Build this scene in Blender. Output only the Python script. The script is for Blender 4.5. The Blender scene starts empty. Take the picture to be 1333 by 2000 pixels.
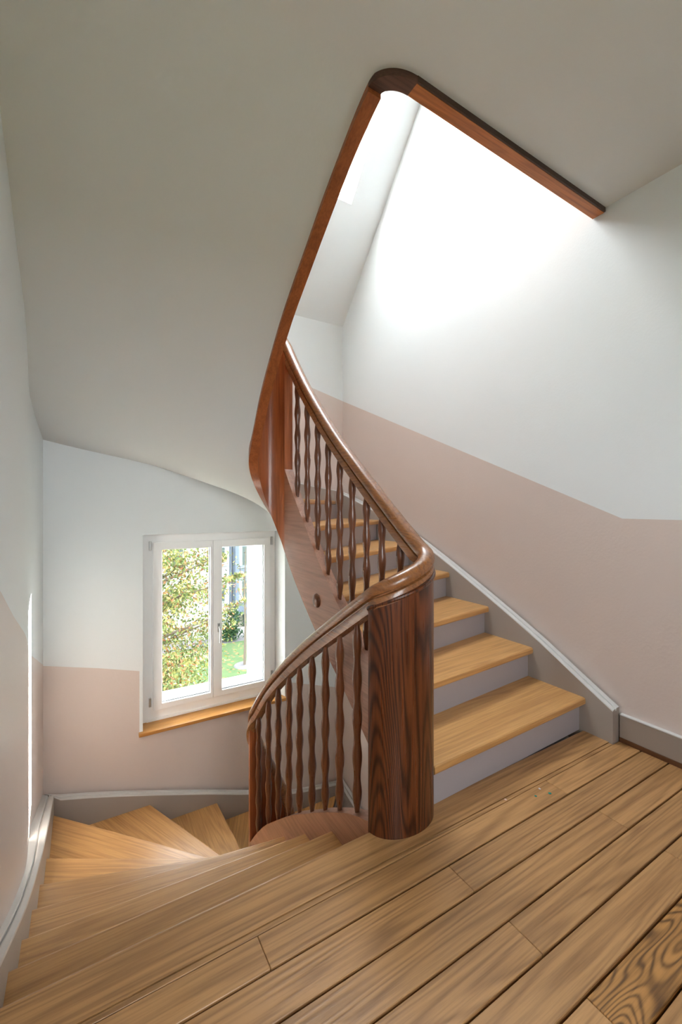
import bpy, bmesh, math, random
from mathutils import Vector, Matrix, noise as mnoise
random.seed(7)
sc = bpy.context.scene
COL = sc.collection

# ------------------------------------------------------------------ camera
cam_d = bpy.data.cameras.new('camera'); cam = bpy.data.objects.new('camera', cam_d); COL.objects.link(cam)
cam_d.sensor_fit = 'HORIZONTAL'; cam_d.sensor_width = 24.0
cam_d.lens = 837.43 / 1333 * 24.0
cam_d.shift_y = -12.65 / 1333
cam_d.clip_start = 0.02; cam_d.clip_end = 200
cam.location = (0, 0, 1.2)
cam.rotation_euler = (math.pi / 2, 0, -math.radians(30.9346))
sc.camera = cam

# ------------------------------------------------------------------ world, sun, exposure
w = bpy.data.worlds.new('sky'); sc.world = w; w.use_nodes = True
bg = w.node_tree.nodes['Background']
bg.inputs['Color'].default_value = (0.90, 0.955, 1.0, 1); bg.inputs['Strength'].default_value = 1.25
sun_d = bpy.data.lights.new('sun', 'SUN'); sun = bpy.data.objects.new('sun', sun_d); COL.objects.link(sun)
sun_d.energy = 6.0; sun_d.angle = math.radians(0.6); sun_d.color = (1.0, 0.95, 0.86)
SUN_DIR = Vector((1.0, 0.80, 0.18)).normalized()
sun.rotation_euler = SUN_DIR.to_track_quat('Z', 'Y').to_euler()
sun.location = (12, 14, 6)

vs = sc.view_settings
vs.view_transform = 'Standard'; vs.look = 'None'; vs.gamma = 1.0; vs.use_curve_mapping = False
vs.exposure = 4.3
sc.cycles.max_bounces = 8; sc.cycles.diffuse_bounces = 6; sc.cycles.glossy_bounces = 3
sc.cycles.use_light_tree = False
sc.cycles.adaptive_threshold = 0.03
sc.cycles.transparent_max_bounces = 12
sc.cycles.sample_clamp_indirect = 6.0

def portal(name, loc, normal, sx, sy):
    d = bpy.data.lights.new(name, 'AREA'); d.shape = 'RECTANGLE'; d.size = sx; d.size_y = sy
    d.cycles.is_portal = True
    o = bpy.data.objects.new(name, d); COL.objects.link(o); o.location = loc
    o.rotation_euler = (-Vector(normal)).to_track_quat('Z', 'Y').to_euler()
    return o

# ------------------------------------------------------------------ materials
def s2l(c):
    return tuple(((x / 255) / 12.92 if x / 255 <= 0.04045 else ((x / 255 + 0.055) / 1.055) ** 2.4) for x in c)
def new_mat(name):
    m = bpy.data.materials.new(name); m.use_nodes = True
    nt = m.node_tree
    return m, nt, nt.nodes['Principled BSDF']
def node(nt, t, **kw):
    n = nt.nodes.new(t)
    for k, v in kw.items(): setattr(n, k, v)
    return n
def math_n(nt, op, a, b=None, c=None):
    n = nt.nodes.new('ShaderNodeMath'); n.operation = op
    for i, x in enumerate((a, b, c)):
        if x is None: continue
        if isinstance(x, (int, float)): n.inputs[i].default_value = x
        else: nt.links.new(x, n.inputs[i])
    return n.outputs[0]
def mix_col(nt, fac, a, b, blend='MIX'):
    n = nt.nodes.new('ShaderNodeMix'); n.data_type = 'RGBA'; n.blend_type = blend
    for sock, x in ((n.inputs[0], fac), (n.inputs[6], a), (n.inputs[7], b)):
        if isinstance(x, (int, float)): sock.default_value = x
        elif isinstance(x, tuple): sock.default_value = (*x, 1) if len(x) == 3 else x
        else: nt.links.new(x, sock)
    return n.outputs[2]

def plain(name, rgb, rough=0.5, bump=0.0, bscale=60, metallic=0.0, var=0.0, coat=0.0):
    m, nt, b = new_mat(name)
    c = s2l(rgb)
    b.inputs['Base Color'].default_value = (*c, 1); b.inputs['Roughness'].default_value = rough
    b.inputs['Metallic'].default_value = metallic
    b.inputs['Coat Weight'].default_value = coat
    tc = node(nt, 'ShaderNodeTexCoord')
    if var:
        n = node(nt, 'ShaderNodeTexNoise'); n.inputs['Scale'].default_value = 2.2; n.inputs['Detail'].default_value = 4
        nt.links.new(tc.outputs['Object'], n.inputs['Vector'])
        f = math_n(nt, 'MULTIPLY', n.outputs['Fac'], 1.0)
        col = mix_col(nt, f, tuple(x * (1 - var) for x in c), tuple(min(1, x * (1 + var)) for x in c))
        nt.links.new(col, b.inputs['Base Color'])
    if bump:
        n = node(nt, 'ShaderNodeTexNoise'); n.inputs['Scale'].default_value = bscale; n.inputs['Detail'].default_value = 5
        nt.links.new(tc.outputs['Object'], n.inputs['Vector'])
        bp = node(nt, 'ShaderNodeBump'); bp.inputs['Strength'].default_value = bump; bp.inputs['Distance'].default_value = 0.01
        nt.links.new(n.outputs['Fac'], bp.inputs['Height']); nt.links.new(bp.outputs['Normal'], b.inputs['Normal'])
    return m

def wood(name, light, dark, axis='X', rings=0.5, fiber=0.35, rough=0.4, tint=0.12, ring_n=26, coat=0.0, sharp=2.0, fine=120.0, wide=5.0, along=0.75):
    """timber with cathedral grain along one local axis; every object gets its own cut of the log"""
    m, nt, b = new_mat(name)
    tc = node(nt, 'ShaderNodeTexCoord'); oi = node(nt, 'ShaderNodeObjectInfo')
    r1 = math_n(nt, 'MULTIPLY', oi.outputs['Random'], 91.0)
    comb = node(nt, 'ShaderNodeCombineXYZ')
    for i in range(3): nt.links.new(r1, comb.inputs[i])
    add = node(nt, 'ShaderNodeVectorMath', operation='ADD')
    nt.links.new(tc.outputs['Object'], add.inputs[0]); nt.links.new(comb.outputs[0], add.inputs[1])
    def mapped(along_s, across_s):
        mp = node(nt, 'ShaderNodeMapping'); s = [across_s] * 3; s['XYZ'.index(axis)] = along_s
        mp.inputs['Scale'].default_value = s
        nt.links.new(add.outputs[0], mp.inputs['Vector']); return mp.outputs[0]
    n1 = node(nt, 'ShaderNodeTexNoise'); n1.inputs['Scale'].default_value = 1.0; n1.inputs['Detail'].default_value = 2.5
    n1.inputs['Roughness'].default_value = 0.45; n1.inputs['Distortion'].default_value = 0.35
    nt.links.new(mapped(along, wide), n1.inputs['Vector'])
    ph = math_n(nt, 'MULTIPLY', n1.outputs['Fac'], ring_n * 6.283)
    sn = math_n(nt, 'SINE', ph)
    ring = math_n(nt, 'POWER', math_n(nt, 'MULTIPLY_ADD', sn, 0.5, 0.5), sharp)
    n2 = node(nt, 'ShaderNodeTexNoise'); n2.inputs['Scale'].default_value = 1.0; n2.inputs['Detail'].default_value = 4.0; n2.inputs['Roughness'].default_value = 0.6
    nt.links.new(mapped(4.0, fine), n2.inputs['Vector'])
    fib = node(nt, 'ShaderNodeMapRange'); fib.inputs[1].default_value = 0.42; fib.inputs[2].default_value = 0.68
    nt.links.new(n2.outputs['Fac'], fib.inputs[0])
    n3 = node(nt, 'ShaderNodeTexNoise'); n3.inputs['Scale'].default_value = 1.0; n3.inputs['Detail'].default_value = 3.0
    nt.links.new(mapped(0.5, 7.0), n3.inputs['Vector'])
    L, D = s2l(light), s2l(dark)
    base = mix_col(nt, math_n(nt, 'MULTIPLY', n3.outputs['Fac'], 0.55), L, tuple(0.45 * a + 0.55 * c for a, c in zip(L, D)))
    ringfac = math_n(nt, 'MULTIPLY', ring, math_n(nt, 'MULTIPLY_ADD', n2.outputs['Fac'], 0.9 * rings, 0.45 * rings))
    c1 = mix_col(nt, ringfac, base, D)
    c2 = mix_col(nt, math_n(nt, 'MULTIPLY', fib.outputs[0], fiber), c1, tuple(x * 0.8 for x in D))
    hs = node(nt, 'ShaderNodeHueSaturation')
    nt.links.new(c2, hs.inputs['Color'])
    nt.links.new(math_n(nt, 'MULTIPLY_ADD', oi.outputs['Random'], tint * 2, 1.0 - tint), hs.inputs['Value'])
    nt.links.new(hs.outputs[0], b.inputs['Base Color'])
    nt.links.new(math_n(nt, 'MULTIPLY_ADD', n2.outputs['Fac'], 0.2, rough - 0.1), b.inputs['Roughness'])
    b.inputs['Coat Weight'].default_value = coat; b.inputs['Coat Roughness'].default_value = 0.25
    bp = node(nt, 'ShaderNodeBump'); bp.inputs['Strength'].default_value = 0.12; bp.inputs['Distance'].default_value = 0.004
    nt.links.new(math_n(nt, 'ADD', n2.outputs['Fac'], math_n(nt, 'MULTIPLY', ring, 0.35)), bp.inputs['Height'])
    nt.links.new(bp.outputs['Normal'], b.inputs['Normal'])
    return m

M = {}
M['white'] = plain('white_wall_paint', (226, 231, 233), 0.55, 0.06, 90)
M['ceil'] = plain('ceiling_paint', (216, 217, 216), 0.7, 0.05, 60)
M['pink'] = plain('blush_pink_wall_paint', (212, 198, 191), 0.38, 0.08, 70)
M['grey'] = plain('warm_grey_gloss_paint', (156, 144, 135), 0.32, 0.03, 80)
M['cap'] = plain('grey_paint_lit_top', (206, 204, 202), 0.32, 0.03, 80)  # the grey paint again, paler: light from above put into the colour
M['riser'] = plain('lilac_grey_riser_paint', (166, 160, 164), 0.35, 0.03, 80)
M['upvc'] = plain('white_window_lacquer', (248, 248, 248), 0.28)
M['render'] = plain('white_facade_render', (240, 240, 238), 0.8, 0.05, 80)
M['tread'] = wood('pale_oak_tread', (212, 162, 102), (148, 100, 54), 'X', 0.34, 0.32, 0.36, 0.08, 15, wide=6, along=.3)
M['plank'] = wood('oiled_oak_plank', (190, 144, 94), (106, 69, 36), 'X', 0.45, 0.36, 0.36, 0.10, 18, wide=7, along=.32)
M['plank_dark'] = wood('strong_grained_oak_plank', (186, 134, 74), (76, 48, 20), 'X', 0.9, 0.5, 0.36, 0.04, 34, wide=7, along=1.0)
M['sill'] = wood('oak_sill_wood', (206, 148, 76), (160, 102, 46), 'X', 0.3, 0.3, 0.34, 0.03, 10)
M['newel'] = wood('dark_varnished_oak', (112, 58, 28), (32, 11, 5), 'Z', 0.9, 0.5, 0.3, 0.03, 40, coat=0.25, sharp=1.6, fine=170, wide=3.6, along=0.24)
M['turned'] = wood('turned_brown_oak', (122, 70, 40), (60, 29, 13), 'Z', 0.3, 0.4, 0.3, 0.12, 10, coat=0.3)
M['string'] = wood('brown_varnished_string', (174, 122, 94), (112, 68, 46), 'Y', 0.3, 0.35, 0.34, 0.05, 9, coat=0.2)
M['curve'] = wood('red_brown_curved_string', (182, 104, 58), (112, 54, 24), 'Z', 0.35, 0.4, 0.32, 0.03, 9, coat=0.2)
M['curve_y'] = wood('red_brown_string', (182, 104, 58), (112, 54, 24), 'Y', 0.35, 0.4, 0.34, 0.03, 9, coat=0.15)
M['rail'] = wood('worn_oak_handrail', (160, 104, 60), (82, 46, 22), 'Y', 0.4, 0.45, 0.3, 0.03, 14, coat=0.3, wide=9)
M['trim'] = wood('orange_oak_trim', (210, 128, 64), (140, 74, 32), 'X', 0.4, 0.4, 0.42, 0.03, 12)
M['trimdark'] = plain('dark_old_varnish', (74, 54, 44), 0.6, 0.25, 140, var=0.35)
M['ringdark'] = wood('dark_brown_old_varnish', (104, 70, 56), (50, 32, 26), 'X', 0.5, 0.5, 0.45, 0.03, 12)
M['strip'] = wood('dark_floor_strip', (104, 66, 40), (58, 32, 18), 'Y', 0.3, 0.4, 0.45, 0.03, 9)
M['joint'] = plain('dark_joint_filler', (16, 13, 11), 0.8)
M['metal'] = plain('brushed_nickel', (196, 196, 194), 0.3, metallic=1.0)
M['gasket'] = plain('grey_gasket', (120, 126, 132), 0.5)

def glass_mat(name, tint=(0.97, 0.985, 0.98)):
    m = bpy.data.materials.new(name); m.use_nodes = True; nt = m.node_tree
    for n in list(nt.nodes): nt.nodes.remove(n)
    out = node(nt, 'ShaderNodeOutputMaterial'); tr = node(nt, 'ShaderNodeBsdfTransparent'); gl = node(nt, 'ShaderNodeBsdfGlossy')
    tr.inputs[0].default_value = (*tint, 1); gl.inputs['Roughness'].default_value = 0.02
    mx = node(nt, 'ShaderNodeMixShader'); lw = node(nt, 'ShaderNodeLayerWeight'); lw.inputs['Blend'].default_value = 0.5
    nt.links.new(math_n(nt, 'MULTIPLY_ADD', math_n(nt, 'POWER', lw.outputs['Facing'], 5.0), .9, .05), mx.inputs[0]); nt.links.new(tr.outputs[0], mx.inputs[1]); nt.links.new(gl.outputs[0], mx.inputs[2])
    nt.links.new(mx.outputs[0], out.inputs[0])
    return m
M['glass'] = glass_mat('window_glass', (0.70, 0.715, 0.715))      # grey tint added to dim the bright garden view
M['skyglass'] = glass_mat('skylight_glass')

# ------------------------------------------------------------------ mesh helpers
def link(name, me, mat=None, parent=None, loc=(0, 0, 0), rot=(0, 0, 0)):
    o = bpy.data.objects.new(name, me); COL.objects.link(o)
    if mat is not None and len(me.materials) == 0:
        for x in (mat if isinstance(mat, (list, tuple)) else [mat]): me.materials.append(x)
    o.location = loc; o.rotation_euler = rot
    if parent is not None: o.parent = parent
    return o
def mesh(name, verts, faces, smooth=None, mats=None):
    me = bpy.data.meshes.new(name); me.from_pydata([tuple(v) for v in verts], [], faces); me.validate(); 
    bm = bmesh.new(); bm.from_mesh(me); bmesh.ops.recalc_face_normals(bm, faces=bm.faces[:]); bm.to_mesh(me); bm.free()
    if smooth is not None:
        for p in me.polygons: p.use_smooth = True
        me.set_sharp_from_angle(angle=math.radians(smooth))
    return me
def box_me(name, sx, sy, sz, bevel=0.0, seg=2):
    bm = bmesh.new(); bmesh.ops.create_cube(bm, size=1.0)
    bmesh.ops.scale(bm, vec=(sx, sy, sz), verts=bm.verts)
    if bevel: bmesh.ops.bevel(bm, geom=bm.edges[:], offset=bevel, segments=seg, affect='EDGES', profile=0.6)
    me = bpy.data.meshes.new(name); bm.to_mesh(me); bm.free(); return me
def box(name, lo, hi, mat, parent=None, bevel=0.0, seg=2):
    c = [(a + b) / 2 for a, b in zip(lo, hi)]; s = [b - a for a, b in zip(lo, hi)]
    o = link(name, box_me(name, *s, bevel, seg), mat, parent, c); return o
def struct(o): o['kind'] = 'structure'; return o
def thing(name, label, cat, loc=(0, 0, 0), group=None):
    o = bpy.data.objects.new(name, None); COL.objects.link(o); o.location = loc; o.empty_display_size = 0.2
    return tag(o, label, cat, group)
def tag(o, label, cat, group=None):
    o['label'] = label; o['category'] = cat
    if group: o['group'] = group
    return o
def interp(tab, x):
    if x <= tab[0][0]: (x0, y0), (x1, y1) = tab[0], tab[1]
    elif x >= tab[-1][0]: (x0, y0), (x1, y1) = tab[-2], tab[-1]
    else:
        for i in range(len(tab) - 1):
            if tab[i][0] <= x <= tab[i + 1][0]:
                # monotone-ish cubic (finite-difference hermite)
                x0, y0 = tab[i]; x1, y1 = tab[i + 1]
                xm, ym = tab[max(0, i - 1)]; xp, yp = tab[min(len(tab) - 1, i + 2)]
                h = x1 - x0; t = (x - x0) / h
                m0 = (y1 - ym) / (x1 - xm) * h; m1 = (yp - y0) / (xp - x0) * h
                return (2*t**3-3*t*t+1)*y0 + (t**3-2*t*t+t)*m0 + (-2*t**3+3*t*t)*y1 + (t**3-t*t)*m1
    return y0 + (y1 - y0) * (x - x0) / (x1 - x0)
def ribbon(name, st, mat, parent, thick, smooth=35):
    """st: stations (x, y, nx, ny, z_bottom, z_top); a wall of given thickness along a plan curve"""
    V, F = [], []
    h = thick / 2
    for x, y, nx, ny, zb, zt in st:
        V += [(x - nx*h, y - ny*h, zb), (x + nx*h, y + ny*h, zb), (x + nx*h, y + ny*h, zt), (x - nx*h, y - ny*h, zt)]
    n = len(st)
    for i in range(n - 1):
        a, b = 4*i, 4*(i+1)
        for j in range(4): F.append((a + j, a + (j+1) % 4, b + (j+1) % 4, b + j))
    F += [(3, 2, 1, 0), tuple(4*(n-1) + j for j in range(4))]
    c = Vector((sum(v[0] for v in V), sum(v[1] for v in V), sum(v[2] for v in V))) / len(V)
    V = [Vector(v) - c for v in V]
    return link(name, mesh(name, V, F, smooth), mat, parent, c)
def sweep(name, path, prof, mat, parent=None, smooth=40, caps=True):
    """path: (pos, n, b) frames; prof: closed (n, b) polygon"""
    V, F = [], []; k = len(prof)
    for p, n, b in path:
        for u, v in prof: V.append(Vector(p) + n * u + b * v)
    for i in range(len(path) - 1):
        for j in range(k):
            F.append((i*k + j, i*k + (j+1) % k, (i+1)*k + (j+1) % k, (i+1)*k + j))
    if caps: F += [tuple(range(k)), tuple((len(path)-1)*k + j for j in range(k))]
    c = sum(V, Vector()) / len(V)
    return link(name, mesh(name, [v - c for v in V], F, smooth), mat, parent, c)
def cyl_me(name, r0, r1, h, n=16):
    V = []; F = []
    for z, r in ((0, r0), (h, r1)):
        for i in range(n): a = 2*math.pi*i/n; V.append((r*math.cos(a), r*math.sin(a), z))
    for i in range(n): F.append((i, (i+1) % n, n + (i+1) % n, n + i))
    F += [tuple(range(n)), tuple(range(n, 2*n))]
    return mesh(name, V, F, 40)
def tube(name, pts, r, mat, parent, n=8):
    V, F = [], []
    for i, p in enumerate(pts):
        p = Vector(p); a = Vector(pts[max(0, i-1)]); b = Vector(pts[min(len(pts)-1, i+1)])
        t = (b - a).normalized(); ref = Vector((0, 0, 1)) if abs(t.z) < 0.9 else Vector((1, 0, 0))
        u = t.cross(ref).normalized(); v = t.cross(u)
        rr = r[i] if isinstance(r, (list, tuple)) else r
        for j in range(n): an = 2*math.pi*j/n; V.append(p + (u*math.cos(an) + v*math.sin(an))*rr)
    for i in range(len(pts)-1):
        for j in range(n): F.append((i*n + j, i*n + (j+1) % n, (i+1)*n + (j+1) % n, (i+1)*n + j))
    F += [tuple(range(n)), tuple((len(pts)-1)*n + j for j in range(n))]
    return link(name, mesh(name, V, F, 50), mat, parent)

# ------------------------------------------------------------------ key dimensions (metres; z = 0 is the landing floor)
RISE = 0.1783; ST = 17 * RISE           # storey height 3.031
XL, XR, YW = -0.25, 2.36, 3.90          # left wall, right wall, window wall
SL, SR, SW = -0.192, 2.285, 3.812       # faces of the wall strings
XM = 1.046                              # middle of the stairwell
YB = -1.15                              # wall behind the viewpoint
ZC = 2.77                               # landing ceiling
ZLOW, ZTOP = -ST - 0.25, 5.45
HALF = 0.118; TH = 0.058                # inner string: centre line offset and thickness
YN = 1.305; NB = 0.076                  # newel: centre line ellipse (HALF x NB)
YT = 2.62                               # where the far turn begins
SLOPE = 1.135; RZ0 = 3.075              # roof slope springs from the window wall at RZ0
def roof_z(y): return RZ0 + (YW + 0.02 - y) * SLOPE

# nosing lines, counted down from a landing: (inner point, wall point)
INN = [(.900,1.305),(.900,1.585),(.900,1.840),(.900,2.090),(.900,2.270),(.900,2.430),(.902,2.590),(.948,2.735),(1.046,2.775),
       (1.144,2.735),(1.190,2.570),(1.190,2.385),(1.190,2.190),(1.190,1.975),(1.190,1.745),(1.190,1.505),(1.190,1.250)]
OUT = [(SL,1.309),(SL,1.600),(SL,1.912),(SL,2.265),(SL,2.645),(SL,3.085),(SL,3.795),(.469,SW),(1.010,SW),
       (1.600,SW),(2.230,SW),(SR,3.140),(SR,2.690),(SR,2.275),(SR,1.920),(SR,1.596),(SR,1.285)]

# tables along the inner string (y, z) relative to the upper landing of the flight
L_TOP = [(1.305,.035),(1.424,-.012),(1.559,-.088),(1.685,-.165),(1.815,-.252),(1.953,-.341),(2.082,-.437),(2.228,-.550),(2.375,-.669),(2.542,-.840),(2.62,-.93)]
L_BOT = [(1.305,-.303),(1.437,-.361),(1.619,-.478),(1.90,-.685),(2.132,-.868),(2.385,-1.137),(2.52,-1.32),(2.62,-1.50)]
R_TOP = [(1.305,.22-ST),(1.651,.477-ST),(1.81,.583-ST),(1.91,.670-ST),(2.084,.825-ST),(2.20,.945-ST),(2.32,1.085-ST),(2.461,1.241-ST),(2.62,1.44-ST)]
R_BOT = [(1.305,-.20-ST),(1.651,.093-ST),(1.845,.244-ST),(2.183,.486-ST),(2.45,.715-ST),(2.62,.893-ST)]
L_RAIL = [(1.305,.905),(1.513,.776),(1.69,.665),(1.87,.549),(2.13,.365),(2.375,.171),(2.53,.02),(2.62,-.075)]
R_RAIL = [(1.305,1.050-ST),(1.40,1.12-ST),(1.516,1.211-ST),(1.744,1.392-ST),(2.004,1.609-ST),(2.325,1.925-ST),(2.50,2.125-ST),(2.62,2.275-ST)]
# wall string top edge: by path length markers on the three walls
WL_TOP = [(1.16,.15),(1.30,.068),(1.443,-.016),(1.90,-.270),(2.217,-.428),(2.59,-.581),(2.95,-.709),(3.40,-.835),(3.90,-.955)]
WW_TOP = [(-.25,-.955),(-.2,-.970),(.122,-1.057),(.493,-1.172),(.90,-1.305),(1.279,-1.437),(1.743,-1.590),(2.36,-1.69)]
WR_TOP = [(1.10,.15-ST),(1.148,.172-ST),(1.334,.280-ST),(1.582,.426-ST),(2.10,.69-ST),(2.673,.955-ST),(3.20,1.15-ST),(3.832,1.336-ST),(3.90,1.35-ST)]

# ------------------------------------------------------------------ walls, two paints with a raking line
PINK_L = [(YB,1.133),(1.30,1.133),(1.878,.90),(2.19,.746),(2.76,.498),(3.90,.008)]          # left wall, y
PINK_W = [(-.25,.008),(.40,-.172),(1.70,-.535),(2.36,-.74)]                                   # window wall, lower band, x
PINK_R = [(YB,1.133),(1.14,1.133),(2.05,1.521),(3.90,2.308)]                                  # right wall, upper band, y
def lin(tab, x):
    if x <= tab[0][0]: return tab[0][1]
    for (a, b), (c, d) in zip(tab, tab[1:]):
        if x <= c: return b + (d - b) * (x - a) / (c - a)
    return tab[-1][1]
def left_x(y):
    # the old wall bellies out a little before the corner
    if y < 2.5: return -0.247
    t = (y - 2.5) / 0.85
    if t < 1: return -0.247 - 0.040 * (t*t*(3-2*t))
    t = (y - 3.35) / 0.55
    return -0.287 + 0.022 * min(1, t)
def wall(name, ss, bands, pos, mats, thick):
    """ss: stations along the wall; bands(s) -> [(z0, z1, slot)...]; pos(s, z) -> point; given a body behind it"""
    V, F, S = [], [], []
    for a, b in zip(ss, ss[1:]):
        m = (a + b) / 2
        for ba, bb in zip(bands(a, m), bands(b, m)):
            if ba is None or bb is None: continue
            i = len(V); V += [pos(a, ba[0]), pos(b, bb[0]), pos(b, bb[1]), pos(a, ba[1])]; F.append((i, i+1, i+2, i+3)); S.append(ba[2])
    me = bpy.data.meshes.new(name); me.from_pydata(V, [], F)
    for p, s in zip(me.polygons, S): p.material_index = s
    bm = bmesh.new(); bm.from_mesh(me); bmesh.ops.remove_doubles(bm, verts=bm.verts, dist=1e-5)
    bmesh.ops.recalc_face_normals(bm, faces=bm.faces[:]); bm.to_mesh(me); bm.free()
    o = link(name, me, mats)
    sm = o.modifiers.new('body', 'SOLIDIFY'); sm.thickness = abs(thick); sm.offset = -1 if thick > 0 else 1; sm.use_even_offset = False
    return struct(o)
WM = [M['white'], M['pink']]
ss = sorted(set([YB, -.5, .4, 1.30, 1.6, 1.878, 2.19, 2.5, 2.76, 3.35, 3.9] + [2.5 + i * .05 for i in range(29)]))
def bl(s, m):
    p = lin(PINK_L, s)
    up = p + ST
    return [(ZLOW, p, 1), (p, ZC + .1 - max(0, s - 1.3) * .38, 0),
            (ZC + .1 - max(0, s - 1.3) * .38, up, 1), (up, ZTOP + .2, 0)]
def flipn(o):
    o.data.flip_normals(); return o
wl = wall('wall_left', ss, bl, lambda s, z: (left_x(s), s, z), WM, 0.02)
ssr = [YB, 0, 1.14, 1.6, 2.05, 2.6, 3.2, 3.9]
def br(s, m):
    p = lin(PINK_R, s); low = p - ST
    mid = max(low + .3, p - 2.6)
    return [(ZLOW, max(low, ZLOW), 1), (max(low, ZLOW), max(p - 1.35, ZLOW + .1), 0), (max(p - 1.35, ZLOW + .1), p, 1), (p, ZTOP + .2, 0)]
wr = wall('wall_right', ssr, br, lambda s, z: (XR, s, z), WM, 0.02)
WX0, WX1, WZ0, WZ1 = 0.418, 1.694, -0.705, 0.955       # window opening in the plaster
WB = 0.026                                               # white painted border
def bw(s, m):
    p = lin(PINK_W, s)
    pu = 2.308 + (XR - s) * .25                          # upper band over the upper flight
    so = 1.69 - (s + .25) * .30                          # hidden behind the stair
    if m < WX0 - WB or m > WX1:
        return [(ZLOW, p, 1), (p, so + .25, 0), (so + .25, pu, 1), (pu, RZ0 + .3, 0)]
    if m < WX0:
        return [(ZLOW, WZ0, 1), (WZ0, so + .25, 0), (so + .25, pu, 1), (pu, RZ0 + .3, 0)]
    return [(ZLOW, WZ0, 1), (WZ1, so + .25, 0), (so + .25, pu, 1), (pu, RZ0 + .3, 0)]
ssw = [-.30, 0.1, WX0 - WB, WX0, 0.8, 1.2, WX1, 2.0, XR]
wb = wall('wall_back', ssw, bw, lambda s, z: (s, YW, z), WM, 0.02)
BX0, BX1, BZ0, BZ1 = -.05, .85, 1.00, 2.05                # opening added for fill light, unseen behind the viewpoint
def bf(s, m):
    if BX0 < m < BX1: return [(ZLOW, BZ0, 1), (BZ1, ZC - .01, 0), (ZC - .01, ST + 1.133, 1), (ST + 1.133, ZTOP + .2, 0)]
    return [(ZLOW, 1.133, 1), (1.133, ZC - .01, 0), (ZC - .01, ST + 1.133, 1), (ST + 1.133, ZTOP + .2, 0)]
wf = wall('wall_front', [-.3, BX0, BX1, XR], bf, lambda s, z: (s, YB, z), WM, 0.02)
# keep every wall's visible side towards the stairwell
for o, inward in ((wl, Vector((1, 0, 0))), (wr, Vector((-1, 0, 0))), (wb, Vector((0, -1, 0))), (wf, Vector((0, 1, 0)))):
    if o.data.polygons[0].normal.dot(inward) < 0: o.data.flip_normals()

# window reveal: splayed plaster inside, white render outside
GY = 4.045                                               # inner face of the window frame
FX0, FX1, FZ0, FZ1 = 0.44, 1.645, -0.70, 0.955
def quad_strip(name, a, b, mat, parent=None):
    V = a + b; n = len(a)
    F = [(i, (i+1), n + i + 1, n + i) for i in range(n - 1)]
    return link(name, mesh(name, V, F), mat, parent)
ri = [(WX0, YW, WZ0), (WX0, YW, WZ1), (WX1, YW, WZ1), (WX1, YW, WZ0)]
rm = [(FX0 - .01, GY + .03, FZ0), (FX0 - .01, GY + .03, FZ1), (FX1, GY + .03, FZ1), (FX1, GY + .03, FZ0)]
reveal = struct(quad_strip('trim_1', ri + [ri[0]], rm + [rm[0]], M['white']))
OX0, OX1, OZ0, OZ1, OY = 0.50, 1.462, -0.575, 0.93, 4.36
ro0 = [(.52, GY + .08, -.62), (.52, GY + .08, .90), (1.56, GY + .08, .90), (1.56, GY + .08, -.62)]
ro1 = [(OX0, OY, OZ0), (OX0, OY, OZ1), (OX1, OY, OZ1), (OX1, OY, OZ0)]
struct(quad_strip('trim_2', ro0 + [ro0[0]], ro1 + [ro1[0]], M['render']))
# facade around the opening, a solid outer wall
def facade():
    xs = [-.6, OX0, OX1, 2.7]; zs = [ZLOW, OZ0, OZ1, 3.4]
    V, F = [], []
    for i in range(3):
        for j in range(3):
            if i == 1 and j == 1: continue
            k = len(V); V += [(xs[i], OY, zs[j]), (xs[i+1], OY, zs[j]), (xs[i+1], OY, zs[j+1]), (xs[i], OY, zs[j+1])]; F.append((k, k+1, k+2, k+3))
    return struct(link('wall_outer', mesh('wall_outer', V, F), M['render']))
facade()
box('trim_3', (OX0 - .0, GY + .075, -.66), (OX1 + .02, OY + .03, OZ0 - .001), M['render'])['kind'] = 'structure'

# ------------------------------------------------------------------ floor of the landing: a dark bed and single boards
floor = struct(box('floor', (XL - .05, YB, -.26), (XR, 1.26, -.024), M['joint']))
def child_box(name, lo, hi, mat, parent, bevel=.002, seg=1):
    c = Vector([(a + b) / 2 for a, b in zip(lo, hi)]); s = [b - a for a, b in zip(lo, hi)]
    o = link(name, box_me(name, *s, bevel, seg), mat, parent)
    o.location = c - parent.location; return o
rows = [(1.047, 1.145), (.9325, 1.040), (.8195, .925), (.7075, .8125), (.5965, .700), (.4845, .5885)]
y = .477
while y > YB + .02:
    rows.append((max(y - .106, YB), y)); y -= .1125
JX = [1.052, 1.732]
joints = {0: [.415, 1.728], 1: [1.042, 2.9], 2: [1.734, 3], 3: [1.053, 3], 4: [1.732, 3], 5: [1.052, 3]}
for i, (y0, y1) in enumerate(rows):
    if i == 0: js = [.415, 1.728]
    elif i == 1: js = [1.042]
    elif i == 2: js = [.02, 1.734]
    elif i == 3: js = [1.053]
    elif i == 4: js = [.37, 1.733]
    elif i == 5: js = [1.052]
    else: js = [(.37, 1.733), (1.05,)][i % 2]
    xs = [XL - .03] + list(js) + [XR - .02]
    for a, b in zip(xs, xs[1:]):
        g = .0006
        mt = M['plank_dark'] if (i == 5 and a > 1) else M['plank']
        child_box('plank', (a + g, y0, -.024), (b - g, y1, 0.0), mt, floor, .0015)
child_box('plank', (XL - .03, 1.1475, -.024), (2.28, 1.1635, -.0005), M['plank'], floor, .001)      # narrow make-up strip
def nose_board():
    # landing nosing board with a rounded front edge
    o = child_box('nosing_board', (XL + .03, 1.167, -.040), (XR - .03, 1.332, 0.0), M['plank'], floor, .0)
    return o
bm = bmesh.new(); bmesh.ops.create_cube(bm, size=1)
bmesh.ops.scale(bm, vec=(XR - .03 - XL - .03, .138, .04), verts=bm.verts)
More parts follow.
